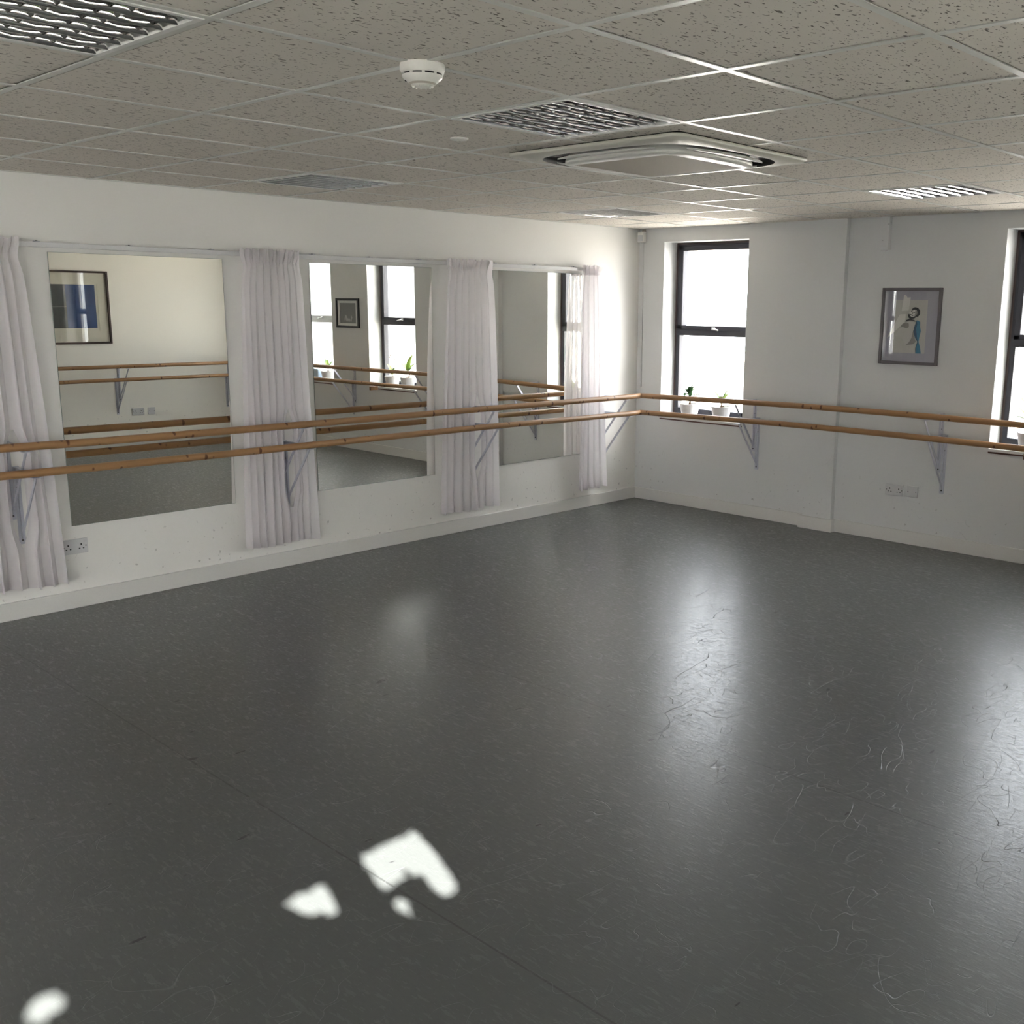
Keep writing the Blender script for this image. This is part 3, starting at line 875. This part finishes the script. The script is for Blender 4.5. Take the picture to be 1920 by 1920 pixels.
def zat(tbl, v):
    for k in range(len(tbl) - 1):
        if tbl[k][0] <= v <= tbl[k + 1][0]:
            f = (v - tbl[k][0]) / (tbl[k + 1][0] - tbl[k][0]); return tbl[k][1] + f * (tbl[k + 1][1] - tbl[k][1])
    return tbl[-1][1]
UPL = [(-7.6, .993), (-5.37, .987), (-4.9, .98), (-4, .975), (-3, .973), (-2.1, .972), (-.99, .968), (0, .966)]
LOL = [(-7.6, .85), (-5.38, .846), (-4.9, .841), (-4.1, .839), (-3, .84), (-2.1, .838), (-.99, .825), (0, .822)]
UPW = [(0, .967), (.8, .976), (1.3, .986), (1.87, .994), (2.74, .997), (3.54, .991), (4.6, .985), (6.5, .98)]
LOW = [(0, .823), (.8, .832), (1.3, .839), (1.87, .845), (2.74, .845), (3.55, .838), (4.6, .832), (6.5, .83)]
for y, where in [(-.46, 'beside the corner end curtain'), (-1.975, 'behind the curtain left of the corner mirror'), (-3.60, 'behind the curtain left of the middle mirror'), (-5.24, 'behind the curtain at the left edge')]:
    bracket(0, y - .018, zat(UPL, y), LW, 'bracket under the upper mirror wall barre, ' + where)
    bracket(0, y + .018, zat(LOL, y), LW, 'bracket under the lower mirror wall barre, ' + where)
for x, where in [(1.29, 'right of the first window'), (2.885, 'below and right of the grey framed drawing'), (4.40, 'below the black framed photo')]:
    bracket(x - .018, 0, zat(UPW, x), 0, 'bracket under the upper window wall barre, ' + where)
    bracket(x + .020, 0, zat(LOW, x), 0, 'bracket under the lower window wall barre, ' + where)
for y, where in [(-.45, 'at the right edge of the nearest mirror'), (-1.86, 'seen in the middle of the nearest mirror')]:
    bracket(XR, y + .018, .965, RW, 'bracket under the upper side wall barre, ' + where)
    bracket(XR, y - .018, .812, RW, 'bracket under the lower side wall barre, ' + where)

# ------------------------------------------------------------------ sockets
def make_socket(label, gang=2):
    """plate on the wall at local y=0, facing -y, centred"""
    w = .073 if gang == 2 else .043
    t = thing('wall_socket' if gang == 2 else 'blank_wall_plate', label, 'socket' if gang == 2 else 'wall plate')
    b = MB(); b.box((-w, -.009, -.043), (w, 0, .043), 'socket', .003); b.build('face_plate', t)
    for sx in ((-1, 1) if gang == 2 else ()):
        c = sx * .036
        b = MB()
        b.box((c - .004, -.0096, .004), (c + .004, -.0088, .015), 'black'); b.box((c - .0155, -.0096, -.016), (c - .007, -.0088, -.010), 'black'); b.box((c + .007, -.0096, -.016), (c + .0155, -.0088, -.010), 'black')
        b.build('pin_holes', t)
        b = MB(); q = c + sx * .022; b.obox(Matrix.Translation((q, -.010, .018)) @ Matrix.Rotation(.12, 4, 'X'), (.012, .005, .022), 'socket', .001); b.build('rocker_switch', t)
    for sx in (-1, 1):
        b = MB(); q = sx * (w - .012); b.tube([(q, -.0088, 0), (q, -.0100, 0)], .0035, 'screw', 10); b.build('screw', t)
    return t
s0 = make_socket('white double socket under the nearest mirror, beside the left edge curtain'); s0.location = (0, -4.955, .356); s0.rotation_euler = (0, 0, PI / 2)
s0['group'] = 'double wall sockets'
dup(s0, (2.542, 0, .394), 0, 'grey double socket on the window wall below the framed drawing', 'double wall sockets')
dup(s0, (XR, -1.64, .400), -PI / 2, 'double socket on the far side wall, seen in the nearest mirror', 'double wall sockets')
p0 = make_socket('grey blank plate on the window wall, right of the double socket', 1); p0.location = (2.683, 0, .398)
p0['group'] = 'blank wall plates'
dup(p0, (XR, -1.475, .400), -PI / 2, 'blank plate on the far side wall, seen in the nearest mirror', 'blank wall plates')

# ------------------------------------------------------------------ sensor in the corner, boxed conduit
t = thing('motion_sensor', 'small white sensor box high in the corner by the ceiling', 'sensor', (.055, -.0, 2.265))
b = MB(); b.box((-.035, -.055, 0), (.035, -.010, .090), 'plastic', .008); b.build('housing', t)
b = MB(); b.box((-.026, -.0585, .010), (.026, -.054, .062), 'socket', .003); b.build('lens', t)
b = MB(); b.box((-.018, -.012, .050), (.018, 0, .112), 'acgrille', .003); b.build('mounting_bracket', t)
b = MB(); b.tube([(0, -.006, .003), (-.004, -.004, -.3), (.002, -.004, -.8), (0, -.004, -1.25)], .0028, 'trimwhite', 8); b.build('cable', t)
t = thing('conduit_box', 'short white boxed conduit hanging from the ceiling above the framed drawing', 'conduit', (2.343, 0, 2.145))
b = MB(); b.box((-.030, -.045, 0), (.036, 0, H - 2.145 + .004), 'wall', .002); b.build('casing', t)
b = MB(); b.box((-.018, -.046, -.006), (.018, -.012, .001), 'socket', .001); b.build('end_cap', t)

# ------------------------------------------------------------------ pictures
def frame(name, label, w, h, loc, rotz, fm, fw, mount, mw, paper, fd=.022):
    """picture centred on local origin, wall at local y=0, facing -y"""
    t = thing(name, label, 'picture', loc, rotz)
    b = MB()
    for (a, c) in [((-w, -fd, -h), (-w + fw, 0, h)), ((w - fw, -fd, -h), (w, 0, h)), ((-w + fw, -fd, h - fw), (w - fw, 0, h)), ((-w + fw, -fd, -h), (w - fw, 0, -h + fw))]:
        b.box(a, c, fm, .002)
    b.build('frame', t)
    b = MB(); W_, H_ = w - fw, h - fw; iw, ih = w - fw - mw[0], h - fw - mw[1]
    for (a, c) in [((-W_, -.010, -H_), (-iw, -.006, H_)), ((iw, -.010, -H_), (W_, -.006, H_)), ((-iw, -.010, ih), (iw, -.006, H_)), ((-iw, -.010, -H_), (iw, -.006, -ih))]:
        b.box(a, c, mount)
    b.build('mount', t)
    art = MB(); art.box((-iw - .01, -.006, -ih - .01), (iw + .01, -.003, ih + .01), paper)
    ao = art.build('artwork', t)
    g_ = MB(); g_.box((-W_, -.0155, -H_), (W_, -.014, H_), 'picglass'); g_.build('glass', t)
    return t, ao, iw, ih
def flat(parent, name, pts, m, lift):
    b = MB(); b.prism([(x, -.006 - lift, z) for x, z in pts], (0, -.0003, 0), m); return b.build(name, parent)
# grey frame: (photo px of the zoomed crop mapped to local metres)
t, art, iw, ih = frame('framed_drawing', 'grey framed drawing of a bearded man with a blue streak', .228, .274, (2.575, 0, 1.602), 0, 'greyframe', .022, 'mountgrey', (.082, .062), 'paper')
def G(u, v):          # crop px (6x) -> local metres in the sheet
    # crop corners of the frame: TL(350,843) TR(1018,843) BR(958,1718) BL(292,1690)
    tv = (v - 843) / (860); xl = 350 - 58 * tv; xr = 1018 - 60 * tv
    return (-.228 + .456 * (u - xl) / (xr - xl), .274 - .548 * tv * (1 - .0 * u))
def Gp(l): return [G(*q) for q in l]
flat(art, 'painted_reflection', Gp([(390, 1410), (540, 1140), (610, 1135), (600, 1215), (540, 1275), (470, 1345)]), 'paintedglare', .0042)
flat(art, 'painted_reflection', Gp([(590, 920), (612, 922), (625, 950), (665, 948), (640, 1095), (562, 1100)]), 'paintedglare', .0042)
flat(art, 'shirt', Gp([(600, 1215), (650, 1200), (725, 1230), (680, 1290), (700, 1380), (715, 1445), (690, 1475), (600, 1488), (560, 1400), (480, 1380), (540, 1290)]), 'skin', .0002)
flat(art, 'shirt_shade', Gp([(690, 1310), (705, 1400), (720, 1440), (690, 1470), (600, 1485), (640, 1450), (670, 1400)]), 'inkgrey', .0006)
flat(art, 'hand', Gp([(560, 1250), (610, 1225), (640, 1240), (640, 1280), (615, 1295), (570, 1280), (545, 1285)]), 'inkgrey', .0009)
flat(art, 'blue_streak', Gp([(735, 1200), (768, 1220), (765, 1270), (775, 1320), (760, 1380), (750, 1440), (765, 1500), (775, 1575), (712, 1575), (715, 1520), (735, 1440), (712, 1400), (690, 1330), (700, 1280), (722, 1240)]), 'teal', .0009)
flat(art, 'deep_blue_streak', Gp([(728, 1200), (735, 1240), (722, 1300), (730, 1380), (742, 1440), (725, 1500), (714, 1572), (712, 1520), (735, 1440), (710, 1400), (690, 1330), (700, 1280)]), 'tealdark', .0013)
flat(art, 'face', Gp([(655, 1100), (700, 1065), (740, 1080), (745, 1120), (720, 1155), (690, 1175), (650, 1160), (640, 1130)]), 'facewash', .0005)
flat(art, 'cheek_shade', Gp([(712, 1090), (738, 1100), (735, 1135), (720, 1150), (700, 1152), (712, 1130)]), 'inkgrey', .0008)
flat(art, 'nose', Gp([(684, 1104), (694, 1118), (684, 1136), (676, 1132), (680, 1118)]), 'inkgrey', .0009)
flat(art, 'collar', Gp([(600, 1210), (640, 1200), (712, 1206), (725, 1232), (700, 1216), (640, 1214), (604, 1224)]), 'inkgrey', .0007)
flat(art, 'hair', Gp([(690, 1062), (715, 1056), (745, 1065), (766, 1095), (766, 1130), (745, 1160), (725, 1165), (720, 1150), (735, 1135), (738, 1105), (722, 1085), (700, 1085), (680, 1095), (668, 1090)]), 'ink', .0010)
flat(art, 'beard', Gp([(636, 1134), (646, 1130), (652, 1150), (668, 1164), (690, 1166), (716, 1152), (728, 1150), (712, 1176), (672, 1194), (642, 1182), (631, 1156)]), 'ink', .0010)
flat(art, 'moustache', Gp([(650, 1134), (664, 1136), (684, 1146), (694, 1158), (686, 1156), (668, 1146), (652, 1142)]), 'ink', .0012)
flat(art, 'eye', Gp([(662, 1102), (672, 1096), (680, 1101), (670, 1106)]), 'ink', .0012)
flat(art, 'eye', Gp([(694, 1112), (704, 1108), (712, 1116), (702, 1119)]), 'ink', .0012)
flat(art, 'neck_line', Gp([(610, 1200), (650, 1188), (700, 1196), (708, 1206), (650, 1204), (612, 1212)]), 'ink', .0012)

t, art, iw, ih = frame('framed_photograph', 'small black framed dark photograph on the window wall, seen in the middle mirror', .228, .170, (4.475, 0, 1.60), 0, 'blackframe', .026, 'mountwhite', (.040, .028), 'photogrey')
rnd = random.Random(4)
for k in range(9):
    cx, cz = rnd.uniform(-.10, .06), rnd.uniform(-.09, .0)
    flat(art, 'pale_shape', [(cx + .018 * rnd.uniform(.5, 1) * math.cos(a), cz + .026 * rnd.uniform(.5, 1) * math.sin(a)) for a in [i * PI / 4 for i in range(8)]], 'photolight', .0002 + .0001 * k)

t, art, iw, ih = frame('framed_print', 'large dark wood framed blue print on the side wall, seen in the nearest mirror', .56, .412, (XR, -2.45, 1.632), -PI / 2, 'darkwood', .022, 'mountcream', (.105, .125), 'mountcream', .03)
# local +x runs towards -y here, so the corner side is -x
flat(art, 'blue_field', [(-.408, -.232), (.02, -.232), (.02, .258), (-.408, .258)], 'navy', .0003)
flat(art, 'dark_field', [(-.08, -.232), (.40, -.232), (.40, .258), (-.08, .258)], 'printdark', .0006)
flat(art, 'pale_line', [(-.08, .010), (.30, .004), (.30, .008), (-.08, .014)], 'photolight', .0012)

# ------------------------------------------------------------------ potted plants
def leaf(mb, base, az, lean, ln, wd, m, droop=.5, fold=.25):
    i = mb.mi(m); n = 8; base = Vector(base); d = Vector((math.cos(az), math.sin(az), 0)); side = Vector((-d.y, d.x, 0)); rows = []
    p = base.copy(); el = lean
    for q in range(n + 1):
        t = q / n; w = wd * math.sin(PI * min(1, t * .9 + .08)) ** .8 * (1 if t < 1 else 0)
        up = Vector((0, 0, 1)) * math.cos(el) - d * math.sin(el)
        rows.append([mb.bm.verts.new(p - side * w / 2 + up * w * fold), mb.bm.verts.new(p), mb.bm.verts.new(p + side * w / 2 + up * w * fold)])
        p = p + (d * math.cos(el) + Vector((0, 0, 1)) * math.sin(el)) * ln / n
        el -= droop / n * (1 + t)
    for q in range(n):
        for a in (0, 1):
            f = mb.bm.faces.new([rows[q][a], rows[q][a + 1], rows[q + 1][a + 1], rows[q + 1][a]]); f.material_index = i; f.smooth = True
def potted(label, x, y, rt, rb, hgt, potm, seed, kind):
    rnd = random.Random(seed)
    t = thing('potted_plant', label, 'plant', (x, y, SILL), 0, 'potted plants on the window sills')
    b = MB(); b.lathe([(0, 0), (rb, 0), (rb + .002, .004), (rt - .001, hgt - .008), (rt, hgt - .006), (rt, hgt), (rt - .006, hgt), (rt - .008, hgt - .02), (0, hgt - .02)], potm, n=32); b.build('pot', t)
    b = MB(); b.lathe([(rt - .007, hgt - .019), (rt * .5, hgt - .014), (0, hgt - .013)], 'soil', n=24); b.build('soil', t)
    h = hgt - .015
    if kind == 'bushy':
        s = MB(); s.tube([(0, 0, h), (.004, 0, h + .04), (0, .002, h + .085)], [.012, .009, .008], 'stem', 8)
        s.build('stem', t)
        for k in range(20):
            f = MB(); leaf(f, (0, 0, h + rnd.uniform(.06, .10)), k * 2.4, rnd.uniform(.25, 1.45), rnd.uniform(.085, .125), rnd.uniform(.028, .042), 'leafdark', rnd.uniform(.2, 1.1)); f.build('leaf', t)
    elif kind == 'broad':
        s = MB(); s.tube([(0, 0, h), (.0, 0, h + .035)], [.006, .005], 'stem', 8)
        for k in range(3): s.tube([(rnd.uniform(-.03, .03), rnd.uniform(-.02, .02), h), (rnd.uniform(-.03, .03), 0, h + .02)], .003, 'stem', 6)
        s.build('stem', t)
        for az, ln, wd, el, m in [(3.05, .115, .026, .95, 'leafmid'), (.1, .095, .034, 1.0, 'leaflight'), (.4, .10, .030, 1.25, 'leaflight'), (5.3, .09, .038, .8, 'leaflight'), (4.6, .08, .04, .7, 'leaflight'), (1.5, .08, .03, 1.0, 'leafmid'), (.0, .12, .02, 1.2, 'leafmid')]:
            f = MB(); leaf(f, (0, 0, h + .035), az, el, ln * 1.35, wd * 1.3, m, .25); f.build('leaf', t)
    elif kind == 'orchid':
        s = MB()
        for k, (dx, hh) in enumerate([(-.035, .22), (.03, .25)]):
            s.tube([(0, 0, h), (dx * .3, .0, h + hh * .5), (dx, 0, h + hh)], [.003, .0022, .0015], 'stemyellow', 6)
        s.build('stem', t)
        for k, (dx, dz) in enumerate([(-.035, .22), (-.05, .20), (.03, .25), (.04, .22)]):
            f = MB(); f.lathe([(0, -.008), (.006, -.003), (.006, .003), (0, .009)], 'stem', (dx, 0, h + dz), 8); f.build('dry_bud', t)
        for az, ln, wd, el in [(.2, .15, .035, 1.0), (2.9, .12, .03, .8), (3.4, .11, .03, 1.1), (5.8, .12, .035, .7), (1.2, .10, .03, .9), (4.4, .10, .03, .9), (0.0, .12, .03, 1.3)]:
            f = MB(); leaf(f, (0, 0, h + .02), az, el, ln * 1.15, wd * 1.1, 'leafmid' if ln < .12 else 'leaflight', .4); f.build('leaf', t)
    else:
        s = MB()
        for k in range(5):
            a = k * 1.3; s.tube([(.01 * math.cos(a), .01 * math.sin(a), h), (.03 * math.cos(a), .03 * math.sin(a), h + .05), (.01 * math.cos(a), .01 * math.sin(a), h + .09)], [.004, .0035, .004], 'stemyellow', 6)
        s.build('stem', t)
        for az, ln, wd, el, m in [(2.9, .17, .034, .85, 'leaflight'), (3.3, .12, .036, .6, 'leafmid'), (2.2, .15, .03, 1.15, 'leafmid'), (.3, .18, .035, .7, 'leafmid'), (5.6, .16, .034, 1.0, 'leaflight'), (3.2, .21, .05, 1.25, 'leaflight')]:
            f = MB(); leaf(f, (0, 0, h + .07), az, el, ln * 1.1, wd * 1.2, m, .3); f.build('leaf', t)
    return t
potted('bushy dark green plant in a white pot on the first window sill', .545, .075, .087, .064, .118, 'pot', 2, 'bushy')
potted('low pale green plant in a white pot, right of the bushy one', .877, .080, .087, .064, .118, 'pot', 5, 'broad')
potted('long leaved plant with ochre stems in a white pot on the sill', 3.47, .075, .087, .064, .128, 'pot', 8, 'tall')
potted('plant with dry buds in a white pot, seen in the middle mirror', 3.76, .078, .088, .064, .128, 'pot', 13, 'orchid')
potted('small green plant in a white pot on the white framed window', 5.07, .085, .088, .066, .118, 'pot', 17, 'broad')
t = thing('storage_tub', 'pale blue plastic tub on the white framed window sill, seen in the mirror', 'tub', (5.29, .085, SILL))
b = MB(); b.box((-.085, -.06, 0), (.085, .06, .125), 'bluebox', .010); b.build('body', t)
b = MB(); b.box((-.089, -.064, .125), (.089, .064, .137), 'bluebox', .004); b.build('lid', t)
t = thing('wooden_peg', 'short pale wooden peg under the lower barre, seen in the middle mirror', 'peg', (3.60, -.30, .817))
b = MB(); b.box((-.014, -.05, -.045), (.014, .05, -.004), 'wood', .002); b.build('block', t)

# ------------------------------------------------------------------ outdoors
b = MB(); b.box((-30, -30, -.9), (40, 40, -.7), 'asphalt')
struct(b.build('ground'), 'pale paving outside')

b = MB(); b.box((9.5, -7.15, -.7), (13, 6, 5.2), 'wall'); b.box((9.4, -7.2, 5.2), (13.1, 6.1, 5.35), 'trimwhite')  # unseen block added to keep direct sun off the visible floor
tag(b.build('added_sun_blocker'), 'added unseen white building that blocks the sun from a side window', 'building')

# added unseen tree; its crown is cut to shape the sun spots on the floor
SPOTS = [
 [(3.448, -5.453), (3.444, -5.247), (3.601, -5.298), (3.656, -5.313), (3.669, -5.417), (3.60, -5.40), (3.545, -5.375), (3.545, -5.40), (3.60, -5.43), (3.652, -5.446), (3.669, -5.524), (3.608, -5.509)],
 [(3.667, -5.369), (3.681, -5.32), (3.828, -5.382), (3.824, -5.425), (3.741, -5.403)],
 [(3.522, -5.77), (3.502, -5.703), (3.567, -5.708), (3.635, -5.749), (3.609, -5.762)],
 [(3.515, -5.679), (3.499, -5.646), (3.556, -5.66), (3.663, -5.70), (3.66, -5.725)],
 [(3.743, -5.545), (3.75, -5.53), (3.818, -5.555), (3.815, -5.572)],
 [(3.487, -6.478), (3.426, -6.424), (3.451, -6.386), (3.504, -6.406), (3.541, -6.466)]]
def inside(p, poly):
    r = False; j = len(poly) - 1
    for i in range(len(poly)):
        a, c = poly[i], poly[j]
        if (a[1] > p[1]) != (c[1] > p[1]) and p[0] < (c[0] - a[0]) * (p[1] - a[1]) / (c[1] - a[1]) + a[0]: r = not r
        j = i
    return r
def dseg(p, a, c):
    ax, ay = c[0] - a[0], c[1] - a[1]; q = max(0, min(1, ((p[0] - a[0]) * ax + (p[1] - a[1]) * ay) / (ax * ax + ay * ay)))
    return math.hypot(p[0] - a[0] - q * ax, p[1] - a[1] - q * ay)
def near_spot(fx, fy, rx):
    for s_ in SPOTS:
        if inside((fx, fy), s_): return True
        for k in range(len(s_)):
            if dseg((fx, fy), s_[k], s_[(k + 1) % len(s_)]) < rx: return True
    return False
tree = thing('added_sun_mask_tree', 'added unseen leafy tree, its gaps shaped to make the sun spots', 'tree', (7.6, -7.4, -.7))
b = MB(); i = b.mi('leafmid'); rnd = random.Random(9)
def add_leaf(x, y, z, r):
    nrm = (SUN_DIR + Vector((rnd.uniform(-.3, .3), rnd.uniform(-.3, .3), rnd.uniform(-.3, .3)))).normalized()
    u = nrm.orthogonal().normalized(); w = nrm.cross(u); c = Vector((x - 7.6, y + 7.4, z + .7))
    vs = [b.bm.verts.new(c + (u * math.cos(k * PI / 3) * (1.25 if k % 3 == 0 else 1) + w * math.sin(k * PI / 3)) * r) for k in range(6)]
    f = b.bm.faces.new(vs); f.material_index = i
for lay, (r, step) in enumerate([(.034, .036), (.034, .036), (.020, .020), (.012, .0125)]):
    x = 7.05 + lay * .05
    y0, y1, z0, z1 = (-9.0, -5.3, .2, 3.3) if lay < 2 else ((-7.95, -6.35, 1.6, 2.8))
    yy = y0
    while yy < y1:
        zz = z0
        while zz < z1:
            px, py, pz = x + rnd.uniform(-.02, .02), yy + rnd.uniform(-.3, .3) * step, zz + rnd.uniform(-.3, .3) * step
            zz += step
            d_ = pz / SUN_T; fx, fy = px - SUN_H.x * d_, py - SUN_H.y * d_
            if near_spot(fx, fy, r * 1.22): continue
            if lay >= 2 and not near_spot(fx, fy, .12): continue
            add_leaf(px, py, pz, r)
        yy += step
b.build('foliage', tree, fix=False)
b = MB(); b.tube([(0, 0, 0), (.03, .0, 1.0), (-.02, .05, 2.0)], [.10, .085, .06], 'stem', 12)
for k in range(6):
    a = k * 1.1; b.tube([(0, 0, 1.0 + .1 * k), (-.1, .5 * math.cos(a), 1.3 + .1 * k), (-.25, 1.1 * math.cos(a), 1.5 + .1 * k)], [.03, .02, .01], 'stem', 8)
b.build('trunk', tree)
